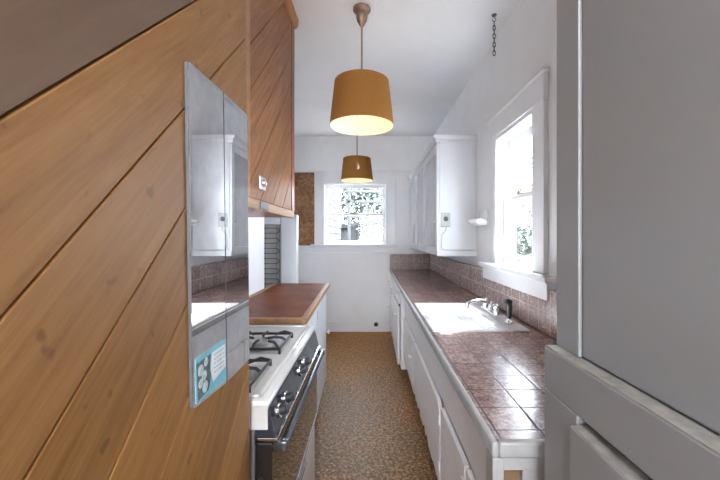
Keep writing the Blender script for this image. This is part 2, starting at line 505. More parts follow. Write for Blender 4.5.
def sash_yz(y0, y1, z0, z1, x0, x1, st, tr, br):
    m = MB()
    m.box(x0, x1, y0, y0+st, z0, z1, bev=.003); m.box(x0, x1, y1-st, y1, z0, z1, bev=.003)
    m.box(x0, x1, y0+st, y1-st, z1-tr, z1, bev=.003); m.box(x0, x1, y0+st, y1-st, z0, z0+br, bev=.003)
    return m
us = sash_yz(W2[0]+.022, W2[1]-.022, .225, W2[3]-.027, XR+.07, XR+.105, .045, .05, .032).build('upper_sash', 'trim', w)
B(XR+.086, XR+.089, W2[0]+.064, W2[1]-.064, .255, W2[3]-.075).build('pane', 'pane', us)
ls = sash_yz(W2[0]+.022, W2[1]-.022, W2[2]+.004, .258, XR+.03, XR+.065, .045, .032, .06).build('lower_sash', 'trim', w)
B(XR+.046, XR+.049, W2[0]+.064, W2[1]-.064, W2[2]+.06, .228).build('pane', 'pane', ls)
m = MB()
m.box(XR+.012, XR+.05, 2.02, 2.08, .257, .268, bev=.003); m.sphere((XR+.03, 2.04, .275), .012); m.sphere((XR+.03, 2.075, .272), .009)
m.build('sash_lock', 'brass', ls)
MB().lathe([(0, 0), (.006, 0), (.006, .012), (.011, .02), (0, .026)], (XR+.031, 2.06, W2[2]+.035), 14, '-X').build('sash_lift', 'brass', ls, True)
m = MB(); m.box(XR+.022, XR+.028, W2[1]-.034, W2[1]-.02, .36, .47, bev=.002)
m.sphere((XR+.022, W2[1]-.036, .455), .008, n=12)
m.build('sash_pulley', 'steel', w)
MB().box(.79, XR+.03, 1.535, 2.475, -.215, -.187, bev=.006).build('sill', 'trim', w)
MB().box(.812, XR, 1.56, 2.45, -.30, -.215, bev=.004).build('apron', 'trim', w)
MB().box(.785, .835, 1.56, 1.66, -.187, -.181, bev=.002).build('loose_sill_strip', 'steel', w)

# ------------------------------------------------------------------ foreground plank partition
def clip(poly, a, b, c):       # keep a*u+b*v+c >= 0
    out = []
    for i in range(len(poly)):
        p, q = poly[i], poly[(i+1) % len(poly)]
        dp, dq = a*p[0]+b*p[1]+c, a*q[0]+b*q[1]+c
        if dp >= 0: out.append(p)
        if (dp >= 0) != (dq >= 0):
            t = dp/(dp-dq); out.append((p[0]+t*(q[0]-p[0]), p[1]+t*(q[1]-p[1])))
    return out
def planks(poly, c_top, pitch, n, x0, x1, tones, gap=.0018):
    """45-degree boards (v = u + c) cut out of poly in the YZ plane"""
    b = bmesh.new(); L = b.faces.layers.float.new('tone')
    for k in range(n):
        chi, clo = c_top-pitch*k+(9 if k == 0 else 0), c_top-pitch*(k+1)
        p = clip(poly, 1, -1, chi-gap); p = clip(p, -1, 1, -clo-gap)
        if len(p) < 3: continue
        clean = []
        for q in p:
            if not clean or (abs(q[0]-clean[-1][0])+abs(q[1]-clean[-1][1])) > 1e-5: clean.append(q)
        if len(clean) > 2 and abs(clean[0][0]-clean[-1][0])+abs(clean[0][1]-clean[-1][1]) < 1e-5: clean.pop()
        if len(clean) < 3: continue
        hi = [b.verts.new((x1, *q)) for q in clean]; lo = [b.verts.new((x0, *q)) for q in clean]
        fs = [b.faces.new(hi), b.faces.new(lo)]
        for i in range(len(clean)):
            j = (i+1) % len(clean); fs.append(b.faces.new((hi[i], hi[j], lo[j], lo[i])))
        for f in fs: f[L] = tones[k] if k < len(tones) else 0.
        cuts = [e for e in fs[0].edges]
        bmesh.ops.bevel(b, geom=cuts, offset=.0014, segments=1, affect='EDGES')
    bmesh.ops.recalc_face_normals(b, faces=b.faces[:])
    return b
XP = -.30
poly = [(-.25, FLOOR), (.868, FLOOR), (.802, CEIL), (-.25, CEIL)]
t = thing('plank_partition', 'golden brown partition of wide diagonal boards beside the viewer on the left, carrying the mirrors', 'partition', (XP-.03, .3, FLOOR))
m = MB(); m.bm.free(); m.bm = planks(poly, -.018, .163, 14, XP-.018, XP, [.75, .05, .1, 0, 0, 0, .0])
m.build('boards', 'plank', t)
MB().prism([(-.25, FLOOR), (.866, FLOOR), (.800, CEIL), (-.25, CEIL)], 0, XP-.06, XP-.0185).build('backing_frame', 'groove', t)

# mirrors: (Y, Z) corners, leaning a little with the partition
def rounded(pts, r, k=4):
    out = []
    n = len(pts)
    for i in range(n):
        p = Vector(pts[i]); a = (Vector(pts[i-1])-p).normalized(); c = (Vector(pts[(i+1) % n])-p).normalized()
        for j in range(k+1):
            s_ = j/k; q0 = p+a*r; q1 = p+c*r
            q = q0.lerp(p, s_).lerp(p.lerp(q1, s_), s_); out.append((q.x, q.y))
    return out
def mirror(pts, label):
    cy = sum(p[0] for p in pts)/4
    t = thing('wall_mirror', label, 'mirror', (XP+.004, cy, min(p[1] for p in pts)), 'unframed mirrors on the plank partition')
    MB().prism(rounded(pts, .007), 0, XP+.0005, XP+.0055).build('glass_edge', 'mirror_edge', t)
    ins = [(cy+(p[0]-cy)*.991, p[1]*.998) for p in pts]
    MB().prism(rounded(ins, .007), 0, XP+.0056, XP+.0062).build('mirror_face', 'mirror', t)
mirror([(.548, .284), (.680, .289), (.697, -.301), (.565, -.289)], 'narrow unframed mirror nearest the viewer, with the teal leaflet stuck in its lower corner')
mirror([(.683, .289), (.814, .290), (.829, -.300), (.700, -.301)], 'narrow unframed mirror nearer the stove, reflecting a lamp shade at its top')
# leaflet on first mirror
t = thing('leaflet', 'teal printed leaflet with a grey picture on the bottom of the nearer mirror', 'leaflet', (XP+.0065, .635, -.285))
def LQ(u, v):   # leaflet corner frame -> (Y, Z)
    a = Vector((.571, -.207)); b_ = Vector((.690, -.207)); c = Vector((.694, -.293)); d = Vector((.574, -.284))
    p = a.lerp(b_, u).lerp(d.lerp(c, u), v); return (p.x, p.y)
def lquad(u0, u1, v0, v1, x): return MB().prism([LQ(u0, v0), LQ(u1, v0), LQ(u1, v1), LQ(u0, v1)], 0, XP+.0062, XP+x)
lquad(0, 1, 0, 1, .0068).build('sheet', 'teal', t)
MB().prism([LQ(.50, .12), LQ(.97, .12), LQ(.97, .66), LQ(.52, .80), LQ(.44, .5)], 0, XP+.0068, XP+.0071).build('text_panel', 'paper', t)
m = MB()
for k in range(5):
    v0 = .19+k*.1
    for j in range(5):
        u0 = .56+j*.075+.01*((k*j) % 3)
        m.prism([LQ(u0, v0), LQ(u0+.055, v0), LQ(u0+.055, v0+.028), LQ(u0, v0+.028)], 0, XP+.0071, XP+.0073)
m.build('print_lines', 'ink', t)
MB().prism([LQ(.02, .12), LQ(.46, .12), LQ(.42, .4), LQ(.46, .62), LQ(.36, .9), LQ(.05, .97)], 0, XP+.0068, XP+.0071).build('picture', 'photo_dark', t)
m = MB()
for (u, v, r) in ((.14, .33, .010), (.3, .22, .008), (.24, .5, .009), (.13, .62, .008), (.26, .76, .0105)):
    q = LQ(u, v)
    m.lathe([(0, .0003), (r*.8, .0003), (r, 0)], (XP+.0071, q[0], q[1]), 18, 'X')
m.build('picture_highlight', 'photo_light', t)

# ------------------------------------------------------------------ upper plank cabinet (left)
t = thing('plank_wall_cabinet', 'wooden wall cabinet with diagonal plank front hanging above the stove', 'cabinet', (-.64, 1.5, .112))
XC = -.48
MB().box(XL+.002, XC-.022, .88, 2.155, .118, CEIL-.004).build('carcass', 'red_wood', t)
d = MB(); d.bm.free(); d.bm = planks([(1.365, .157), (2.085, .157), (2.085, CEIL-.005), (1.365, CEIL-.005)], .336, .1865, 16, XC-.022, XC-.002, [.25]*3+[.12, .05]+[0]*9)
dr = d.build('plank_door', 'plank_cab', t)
MB().box(XC-.022, XC, .88, 2.155, .112, .156, bev=.003).build('bottom_rail', 'rail_wood', t)
MB().box(XC-.022, XC, .88, 1.364, .157, CEIL-.004, bev=.002).build('stile', 'rail_wood', t)
MB().box(XC-.022, XC+.001, 2.086, 2.157, .157, CEIL-.004, bev=.002).build('stile', 'red_wood', t)
m = MB()
m.prism([(XC-.001, 1.322), (XC+.012, 1.326), (XC+.020, 1.345), (XC+.022, CEIL-.003), (XC-.001, CEIL-.003)], 1, .88, 2.175)
m.build('crown_moulding', 'orange_wood', t)
lt = MB().box(XC-.002, XC+.004, 1.47, 1.555, .205, .262, bev=.004)
l = lt.build('latch_plate', 'steel', dr)
m = MB(); m.lathe([(0, .014), (.014, .012), (.018, 0)], (XC+.004, 1.515, .236), 18, 'X'); m.box(XC+.008, XC+.018, 1.5, 1.53, .23, .242, bev=.002)
m.build('cabinet_latch', 'chrome', t, True)
MB().box(XC-.001, XC+.004, 1.485, 1.60, .118, .15, bev=.003).build('hinge_plate', 'dark_steel', t)

# ------------------------------------------------------------------ stove
SY0, SY1 = .876, 1.622
t = thing('gas_stove', 'white gas stove with black burner grates and dark glass oven door', 'stove', (-.53, 1.25, FLOOR))
MB().box(XL+.01, -.30, SY0+.004, SY1-.004, FLOOR+.10, -.462, bev=.004).build('body', 'stove_side', t)
MB().box(XL+.05, -.36, SY0+.03, SY1-.03, FLOOR, FLOOR+.10).build('plinth', 'black_soft', t)
# cooktop with rolled rim and well
m = MB()
m.prism([(XL+.01, -.495), (XL+.01, -.425), (-.278, -.425), (-.262, -.432), (-.262, -.445), (-.285, -.452), (-.30, -.495)], 1, SY0, SY1, bev=.004)
ct = m.build('cooktop', 'stove_white', t, True)
m = MB()
for (x0, x1, y0, y1) in ((-.30, -.285, SY0+.02, SY1-.02), (XL+.03, XL+.045, SY0+.02, SY1-.02), (XL+.03, -.285, SY0+.02, SY0+.035), (XL+.03, -.285, SY1-.035, SY1-.02)):
    m.box(x0, x1, y0, y1, -.428, -.419, bev=.004)
m.build('cooktop_rim', 'stove_white', t, True)
def burner(cx, cy, big):
    m = MB(); zt = -.425
    m.box(cx-.102, cx+.102, cy-.102, cy+.102, zt-.002, zt+.001, bev=.001)
    pan = m.build('burner_well', 'enamel_gray', t)
    m = MB()
    m.lathe([(.062, 0), (.075, .004), (.078, .010), (.07, .012), (.058, .004)], (cx, cy, zt), 36)
    m.lathe([(.030, 0), (.034, .012), (.028, .018), (0, .02)], (cx, cy, zt), 28)
    m.build('burner', 'steel', t, True)
    m = MB(); r = .0052; zg = zt+.030; h = .098
    pts = [(cx-h, cy-h, zg-.012), (cx+h, cy-h, zg-.012), (cx+h, cy+h, zg-.012), (cx-h, cy+h, zg-.012)]
    m.tube([(p[0]*.9+cx*.1, p[1]*.9+cy*.1, p[2]) if 0 else p for p in pts], r, 8, True)
    for sx, sy in ((1, 0), (-1, 0), (0, 1), (0, -1)):
        m.tube([(cx+sx*h, cy+sy*h, zg-.012), (cx+sx*h*.85, cy+sy*h*.85, zg), (cx+sx*h*.5, cy+sy*h*.5, zg+.002), (cx+sx*h*.28, cy+sy*h*.28, zg-.002)], r, 8)
    for p in pts:
        m.tube([p, (p[0], p[1], zt)], r, 8)
        m.tube([p, (cx+(p[0]-cx)*.75, cy+(p[1]-cy)*.75, zg+.004), (cx+(p[0]-cx)*.45, cy+(p[1]-cy)*.45, zg)], r, 8)
    m.build('burner_grate', 'black', t, True)
for cx in (-.424, -.655):
    for cy in (1.015, 1.322+.0):
        burner(cx, cy, 0)
# control panel, sloping
m = MB(); m.prism([(-.292, -.452), (-.262, -.446), (-.243, -.522), (-.30, -.522)], 1, SY0+.002, SY1-.002, bev=.002)
m.build('control_panel', 'stove_dark', t)
for yy in (SY0, SY1-.012):
    MB().prism([(-.42, -.436), (-.2635, -.436), (-.2635, -.500), (-.42, -.500)], 1, yy-.001, yy+.012, bev=.002).build('end_cap', 'enamel_gray', t)
B(-.30, -.238, SY0+.002, SY1-.002, -.532, -.522, bev=.002).build('chrome_strip', 'chrome', t)
ax = Quaternion((0, 1, 0), math.radians(76)).to_matrix().to_4x4()
for ky in (.945, 1.015, 1.225, 1.305):
    c = Matrix.Translation((-.2525, ky, -.484)) @ ax
    m = MB(); m.lathe([(.0, .0), (.020, 0), (.020, .005), (.018, .006), (0, .006)], n=28); m.xf(c)
    k = m.build('knob', 'chrome', t, True)
    m = MB(); m.lathe([(.0145, .006), (.0135, .020), (.010, .022), (0, .022)], n=24); m.box(-.0135, .0135, -.0035, .0035, .018, .026, bev=.002); m.xf(c)
    m.build('knob_grip', 'black_soft', k, True)
od = MB().box(-.30, -.252, SY0+.004, SY1-.004, -.845, -.536, bev=.004).build('oven_door', 'oven_glass', t)
m = MB()
m.box(-.254, -.249, SY0+.004, SY1-.004, -.849, -.838, bev=.002)
m.build('door_trim', 'chrome', od)
m = MB()
m.tube([(-.226, SY0+.01, -.548), (-.226, SY1-.01, -.548)], .011, 12)
m.box(-.252, -.216, SY0+.004, SY0+.022, -.562, -.534, bev=.003)
m.box(-.252, -.216, SY1-.022, SY1-.004, -.562, -.534, bev=.003)
m.build('handle', 'handle_metal', od, True)
dw = MB().box(-.32, -.262, SY0+.004, SY1-.004, -1.17, -.853, bev=.005).build('broiler_drawer', 'stove_white', t)
MB().box(-.262, -.250, 1.15, 1.35, -.90, -.885, bev=.003).build('drawer_pull', 'chrome', dw)

# ------------------------------------------------------------------ wood-topped counter and its base cabinet
def cang(y): return -.305-(y-1.64)*.0277      # front edge drifts slightly away
t = thing('wood_countertop', 'reddish brown worktop with pale wooden edging behind the stove', 'countertop', (-.55, 2.25, -.425))
Y0, Y1, ZT = 1.64, 2.87, -.40
MB().prism([(XL+.025, Y0+.025), (cang(Y0)-.03, Y0+.025), (cang(Y1)-.03, Y1-.02), (XL+.025, Y1-.02)], 2, ZT-.022, ZT-.001).build('worktop', 'top_wood', t)
m = MB()
m.prism([(cang(Y0)-.03, Y0), (cang(Y0), Y0), (cang(Y1), Y1), (cang(Y1)-.03, Y1)], 2, ZT-.028, ZT+.002, bev=.003)
m.build('edging', 'edge_wood', t)
MB().box(XL, cang(Y0)-.031, Y0, Y0+.024, ZT-.028, ZT+.002, bev=.003).build('edging', 'edge_wood', t)
MB().box(XL, XL+.024, Y0+.025, Y1-.021, ZT-.022, ZT+.006, bev=.003).build('edging', 'edge_wood', t)
MB().box(XL, cang(Y1)-.031, Y1-.02, Y1, ZT-.028, ZT+.002, bev=.003).build('edging', 'edge_wood', t)
t = thing('base_cabinet', 'white base cabinet with two doors under the reddish wooden worktop', 'cabinet', (-.58, 2.25, FLOOR))
cf = lambda y: cang(y)-.026
MB().prism([(XL+.004, Y0+.01), (cf(Y0)-.02, Y0+.01), (cf(Y1)-.02, Y1-.03), (XL+.004, Y1-.03)], 2, FLOOR+.15, ZT-.030).build('carcass', 'cab', t)
MB().box(XL+.004, -.43, Y0+.02, Y1-.05, FLOOR, FLOOR+.149).build('toe_board', 'toe', t)
for a, b_ in ((1.655, 2.22), (2.235, 2.825)):
    d = MB().prism([(cf(a)-.019, a), (cf(a), a), (cf(b_), b_), (cf(b_)-.019, b_)], 2, FLOOR+.155, ZT-.05, bev=.004).build('door', 'cab', t)
    ky = b_-.06
    MB().lathe([(0, 0), (.007, 0), (.007, .014), (.016, .022), (.014, .032), (0, .035)], (cf(ky), ky, -.78), 18, 'X').build('door_knob', 'knob_white', d, True)
    for hz in (-.52, -1.06): B(cf(a+.02), cf(a+.02)+.005, a+.005, a+.03, hz-.03, hz+.03, bev=.002).build('hinge', 'cab', d)

# ------------------------------------------------------------------ tall white appliance with coil
t = thing('refrigerator', 'tall white appliance standing past the reddish worktop, dark wire coil in its back', 'refrigerator', (-.92, 3.3, FLOOR))
MB().box(-1.20, -.70, 3.06, 3.24, FLOOR+.03, .19, bev=.025, seg=4).build('body', 'cab', t, True)
m = MB()
m.box(-.792, -.644, 3.0, 3.07, FLOOR+.03, .19, bev=.012, seg=3); m.box(-1.20, -1.05, 3.0, 3.07, FLOOR+.03, .19, bev=.012, seg=3)
m.box(-1.05, -.79, 3.0, 3.07, .10, .19, bev=.01)
m.build('back_flange', 'cab', t, True)
MB().box(-1.05, -.792, 3.045, 3.059, FLOOR+.05, .10).build('back_plate', 'enamel_gray', t)
m = MB(); pts = []; z = .07; sgn = 1
while z > -1.1:
    a, b_ = (-1.03, -.832)
    xs = (a, b_) if sgn > 0 else (b_, a)
    pts += [(xs[0], 3.022, z), (xs[1], 3.022, z)]
    xe = xs[1]; q = .0225
    for k in range(1, 6):
        an = PI*k/6; pts.append((xe+sgn*q*math.sin(an), 3.022, z-q+q*math.cos(an)))
    z -= .045; sgn = -sgn
m.tube(pts, .0042, 6)
for x in (-.83, -.805, -.93, -1.02): m.tube([(x, 3.032, .09), (x, 3.032, -1.15)], .0028, 6)
m.build('condenser_coil', 'dark_steel', t, True)
for x in (-1.15, -.75):
    for y in (3.1, 3.2): MB().lathe([(0, 0), (.02, 0), (.02, .032), (0, .032)], (x, y, FLOOR), 12).build('foot', 'black_soft', t)

# ------------------------------------------------------------------ things on the end wall
t = tag(MB().box(-1.12, -.768, YB-.016, YB-.001, -.13, .876, bev=.002).build('wall_board', 'cork'), 'brown mottled hardboard panel on the end wall left of the window', 'board')
t = thing('pipe_stub', 'black capped pipe stub in the baseboard of the end wall', 'pipe', (.083, YB-.02, -1.22))
MB().lathe([(.0, 0), (.030, 0), (.030, .004), (.016, .006), (.016, .022), (0, .024)], (0, 0, 0), 20, 'Z').xf(Matrix.Translation((.083, YB-.02, -1.217)) @ Matrix.Rotation(PI/2, 4, 'X')).build('cap', 'black_soft', t, True)

# ------------------------------------------------------------------ right: tiled counter, sink, base cabinets
CX0, CX1, CY0, CY1, CZ = .270, .82, .750, YB-.004, -.46
SK = (.302, .772, 1.63, 2.315)       # sink cut-out
t = thing('tiled_countertop', 'long counter of glossy purple-brown speckled tiles with white edging, under the right window', 'countertop', (.55, 2.7, CZ-.04))
m = MB(); e = .016
m.box(CX0+e, SK[0], CY0+.018, CY1, CZ-.03, CZ); m.box(SK[1], XR-.002, CY0+.018, CY1, CZ-.03, CZ)
m.box(SK[0], SK[1], CY0+.018, SK[2], CZ-.03, CZ); m.box(SK[0], SK[1], SK[3], CY1, CZ-.03, CZ)
m.build('tiled_top', 'tile_top', t)
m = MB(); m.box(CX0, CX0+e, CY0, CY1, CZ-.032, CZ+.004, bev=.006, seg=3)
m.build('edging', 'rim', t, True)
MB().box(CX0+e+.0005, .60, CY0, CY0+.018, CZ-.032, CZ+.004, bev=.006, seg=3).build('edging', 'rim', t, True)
MB().box(CX1, XR-.001, .757, CY1-.02, CZ, -.248, bev=.003).build('backsplash', 'tile_wall', t)
MB().box(CX0+.005, CX1-.001, YB-.034, YB-.002, CZ, -.248, bev=.003).build('backsplash', 'tile_back', t)
MB().tube([(.817, .73, CZ+.004), (.817, CY1-.04, CZ+.004)], .004, 8).build('caulk_bead', 'toe', t, True)

# sink
t = thing('kitchen_sink', 'white enamel sink with drainboard set into the tiled counter', 'sink', (.53, 1.97, CZ-.17))
def rrect(x0, x1, y0, y1, r, z, k=6):
    out = []
    for cx, cy, a0 in ((x1-r, y1-r, 0), (x0+r, y1-r, PI/2), (x0+r, y0+r, PI), (x1-r, y0+r, 3*PI/2)):
        for j in range(k+1):
            a = a0+PI/2*j/k; out.append((cx+r*math.cos(a), cy+r*math.sin(a), z))
    return out
def loft(rings, cap=True):
    m = MB(); b = bmesh.new()
    R = [[b.verts.new(p) for p in r] for r in rings]
    for A, Bq in zip(R, R[1:]):
        n = len(A)
        for i in range(n): b.faces.new((A[i], A[(i+1) % n], Bq[(i+1) % n], Bq[i]))
    if cap: b.faces.new(R[-1])
    bmesh.ops.recalc_face_normals(b, faces=b.faces[:])
    m.add(b); return m
zt = CZ+.005
bx = (SK[0], .688, 1.955, SK[3]-.001)
loft([rrect(*bx, .01, zt-.02), rrect(*bx, .012, zt), rrect(bx[0]+.028, bx[1]-.02, bx[2]+.018, bx[3]-.03, .05, zt+.001), rrect(bx[0]+.034, bx[1]-.026, bx[2]+.024, bx[3]-.036, .05, zt-.008),
      rrect(bx[0]+.05, bx[1]-.04, bx[2]+.04, bx[3]-.05, .06, zt-.13), rrect(bx[0]+.09, bx[1]-.08, bx[2]+.08, bx[3]-.09, .05, zt-.15)]).build('basin', 'enamel', t, True)
MB().lathe([(.034, .0), (.03, .004), (.0, .002)], (.50, 2.13, zt-.150), 24).build('drain', 'chrome', t, True)
m = MB(); m.box(SK[0], .688, SK[2], 1.954, zt-.02, zt-.001, bev=.003)
m.box(SK[0], SK[0]+.012, SK[2], 1.954, zt-.003, zt+.004, bev=.003); m.box(SK[0], .688, SK[2], SK[2]+.012, zt-.003, zt+.004, bev=.003)
for k in range(6): m.box(SK[0]+.04+k*.055, SK[0]+.058+k*.055, SK[2]+.03, 1.935, zt-.003, zt+.0015, bev=.002)
m.build('drainboard', 'enamel', t, True)
MB().box(.689, SK[1], SK[2], SK[3]-.001, zt-.02, zt+.003, bev=.004).build('faucet_ledge', 'enamel_gray', t)  # gray enamel puts the sill's shadow into the ledge colour
MB().lathe([(.008, .0), (.006, .002), (0, .002)], (.43, 1.943, zt+.0005), 12).build('overflow_hole', 'black_soft', t)
# faucet
fx, fz = .722, zt+.003
t = thing('kitchen_faucet', 'chrome two-handled faucet on the ledge behind the sink', 'faucet', (fx, 2.02, fz))
m = MB(); m.prism(rounded([(fx-.026, 1.90), (fx+.026, 1.90), (fx+.026, 2.16), (fx-.026, 2.16)], .024), 2, fz, fz+.014, bev=.003)
m.build('base_plate', 'chrome', t, True)
for y in (1.935, 2.125):
    m = MB(); m.lathe([(.018, 0), (.016, .02), (.021, .028), (.024, .04), (.02, .05), (0, .054)], (fx, y, fz+.014), 20)
    m.tube([(fx-.005, y, fz+.05), (fx-.045, y-.02, fz+.058)], [.008, .006], 8)
    m.build('handle', 'chrome', t, True)
m = MB()
m.lathe([(.02, 0), (.017, .02), (.015, .045), (0, .05)], (fx, 2.03, fz+.014), 20)
pts = [(fx, 2.03, fz+.05)]
for k in range(1, 10):
    a = k/9; pts.append((fx-.155*a, 2.03-.05*a, fz+.05+.022*math.sin(a*PI*.85)))
pts.append((pts[-1][0]-.004, pts[-1][1]-.002, pts[-1][2]-.025))
m.tube(pts, .0105, 12)
m.build('spout', 'chrome', t, True)
t = thing('sink_sprayer', 'black pull-out hand sprayer standing upright beside the faucet', 'sprayer', (.728, 1.775, fz))
MB().lathe([(0, 0), (.026, 0), (.024, .008), (.016, .014), (.014, .022), (0, .022)], (.728, 1.775, fz), 22).build('collar', 'chrome', t, True)
MB().lathe([(.0, .0), (.010, 0), (.0125, .03), (.014, .06), (.0125, .08), (.015, .092), (.014, .10), (0, .102)], (.728, 1.775, fz+.018), 20).build('spray_handle', 'black_soft', t, True)
MB().lathe([(.0, -.012), (.014, -.012), (.0175, .0), (.016, .02), (.010, .024), (0, .022)], n=20).xf(Matrix.Translation((.722, 1.773, fz+.108)) @ Matrix.Rotation(math.radians(-65), 4, 'Y')).build('spray_head', 'black_soft', t, True)

# far drawer unit (proud of the sink unit)
XD = .275
def knob_at(parent, x, y, z):
    MB().lathe([(0, 0), (.006, 0), (.006, .012), (.016, .020), (.014, .030), (0, .033)], (x, y, z), 16, '-X').build('knob', 'knob_white', parent, True)
t = thing('drawer_cabinet', 'white drawer and door base unit at the far end of the tiled counter', 'cabinet', (.55, 3.95, FLOOR))
m = MB()
m.box(XD+.019, XR-.01, 3.21, YB-.03, -1.26, CZ-.044)
m.build('carcass', 'base', t)
MB().box(XD+.05, XR-.02, 3.23, YB-.035, FLOOR, -1.261).build('toe_board', 'toe', t)
for a, b_, zs in ((4.02, 4.66, ((-.53, -.66), (-.67, -.83), (-.84, -1.03), (-1.04, -1.25))), (3.30, 4.0, ((-.53, -.66),))):
    for z1, z0 in zs:
        d = MB().box(XD, XD+.018, a, b_, z0, z1, bev=.004).build('drawer', 'base', t)
        for ky in (a+.16*(b_-a)/.7+.05, b_-.16): knob_at(d, XD, ky, (z0+z1)/2)
# door ajar, hinged on its far side
m = MB().box(0, .018, -.70, 0, -1.25, -.69, bev=.004)
m.xf(Matrix.Translation((XD-.002, 4.0, 0)) @ Matrix.Rotation(math.radians(-.4), 4, 'Z'))
d = m.build('door', 'base', t)
knob_at(d, XD-.006, 3.38, -.78)
B(XD+.012, XD+.0189, 3.32, 3.98, -.689, -.664).build('door_gap_shade', 'groove', t)  # dark strip standing in for the shade in the opening above the door

# sink unit
XS = .333
t = thing('sink_cabinet', 'white base unit below the sink, its doors worn and ragged along the bottom', 'cabinet', (.55, 2.0, FLOOR))
m = MB()
m.box(XS+.019, XR-.01, 2.32, 3.205, -1.14, CZ-.044)
m.box(XS+.019, XR-.01, 1.62, 2.32, -1.14, CZ-.20); m.box(XS+.019, XS+.03, 1.62, 2.32, CZ-.20, CZ-.044)
m.box(XS+.019, XR-.01, .80, 1.62, -1.14, CZ-.044)
m.box(XS, XS+.018, .80, 3.205, -.755, CZ-.034)      # apron rail
m.build('carcass', 'base', t)
MB().box(.42, XR-.02, .83, 3.2, FLOOR, -1.141).build('toe_board', 'toe', t)
def door_poly(y0, y1, z0, z1, jag=0, r=0):
    pts = [(y0, z1), (y1, z1)] if not r else []
    if r:
        for k in range(6):
            a = PI/2*k/5; pts.append((y0+r-r*math.cos(a)*1, z1-r+r*math.sin(a)))
        pts.append((y1, z1))
    if jag:
        n = 18
        for k in range(n+1):
            y = y1+(y0-y1)*k/n
            dz = (random.uniform(.0, .09) if k % 2 else 0)*(1 if k < 12 else .25)
            pts.append((y, z0+dz))
    else: pts += [(y1, z0), (y0, z0)]
    return pts
for y0, y1, jag, r, lab in ((2.46, 3.19, 0, 0, None), (1.535, 2.44, 1, .09, 'wide door with ragged rotted bottom edge'), (1.135, 1.515, 0, 0, None), (.82, 1.115, 0, 0, None)):
    pts = door_poly(y0, y1, -1.135, -.765, jag, r)
    m = MB(); m.prism([(p[0], p[1]) for p in pts], 0, XS-.001-.017, XS-.001)
    d = m.build('door', 'base', t)
    if lab: d['label'] = lab
    for hz in (-.84, -1.05): B(XS-.022, XS-.018, y0+.008, y0+.026, hz-.02, hz+.02, bev=.001).build('hinge', 'base', d)
knob_at(t.children[2], XS-.018, 2.54, -.90)
m = MB(); m.box(XS-.004, XS, 2.444, 2.456, -1.13, -.765); m.build('door_seam_shade', 'groove', t)  # dark strip painted in for shade between two doors
# near end: corner post, apron board, leg
m = MB()
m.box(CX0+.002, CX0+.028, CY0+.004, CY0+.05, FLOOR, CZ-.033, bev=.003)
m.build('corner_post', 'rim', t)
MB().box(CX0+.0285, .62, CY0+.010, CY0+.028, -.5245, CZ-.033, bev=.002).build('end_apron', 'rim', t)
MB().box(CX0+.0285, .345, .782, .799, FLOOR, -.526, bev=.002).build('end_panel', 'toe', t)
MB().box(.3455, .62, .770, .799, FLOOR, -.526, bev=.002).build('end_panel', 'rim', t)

# ------------------------------------------------------------------ right upper glass cabinet
UX, UY0, UY1, UZ0, UZ1 = .55, 2.80, YB-.004, -.165, .80
t = thing('glass_wall_cabinet', 'white wall cabinet with three glass doors above the tiled counter', 'cabinet', (.71, 3.75, UZ0))
m = MB(); th = .02
m.box(UX+.02, XR-.002, UY0, UY0+th, UZ0, UZ1, bev=.002); m.box(UX+.02, XR-.002, UY1-th, UY1, UZ0, UZ1)
m.box(UX+.02, XR-.002, UY0+th, UY1-th, UZ0, UZ0+th); m.box(UX+.02, XR-.002, UY0+th, UY1-th, UZ1-th, UZ1)
m.box(XR-.012, XR-.002, UY0+th, UY1-th, UZ0+th, UZ1-th)
m.build('carcass', 'cab', t)
m = MB()
m.prism([(UX-.004, UZ1-.03), (UX-.012, UZ1-.012), (UX-.018, UZ1+.005), (UX-.03, UZ1+.012), (UX-.03, UZ1+.03), (XR-.002, UZ1+.03), (XR-.002, UZ1-.03)], 1, UY0-.004, UY1)
m.prism([(UX-.006, UZ1-.012), (UX-.03, UZ1+.012), (UX-.03, UZ1+.029), (XR-.002, UZ1+.029), (XR-.002, UZ1-.012)], 1, UY0-.018, UY0-.003)
m.build('cornice', 'cab', t)
m = MB(); m.box(UX+.0, XR-.002, UY0-.012, UY0-.001, UZ0, UZ0+.045, bev=.003)
m.build('bottom_moulding', 'cab', t)
for z in (.11, .36, .58): MB().box(UX+.03, XR-.013, UY0+th+.001, UY1-th-.001, z, z+.016).build('shelf', 'cab', t)
ws = (UY1-UY0-.008)/3
for i in range(3):
    a = UY0+.004+i*ws; b_ = a+ws-.006; st = .055
    d = sash_yz(a, b_, UZ0+.004, UZ1-.034, UX, UX+.019, st, .06, .07).build('door', 'cab', t)
    B(UX+.008, UX+.011, a+st-.004, b_-st+.004, UZ0+.07, UZ1-.09).build('pane', 'pane_cab', d)
    MB().lathe([(0, 0), (.005, 0), (.005, .010), (.011, .016), (0, .024)], (UX, a+.028 if i != 1 else b_-.028, .12), 14, '-X').build('knob', 'chrome', d, True)
    for hz in (.03, .62): B(UX-.003, UX, (b_ if i != 1 else a)-.02, (b_ if i != 1 else a)+.003, hz-.03, hz+.03, bev=.001).build('hinge', 'steel', d)
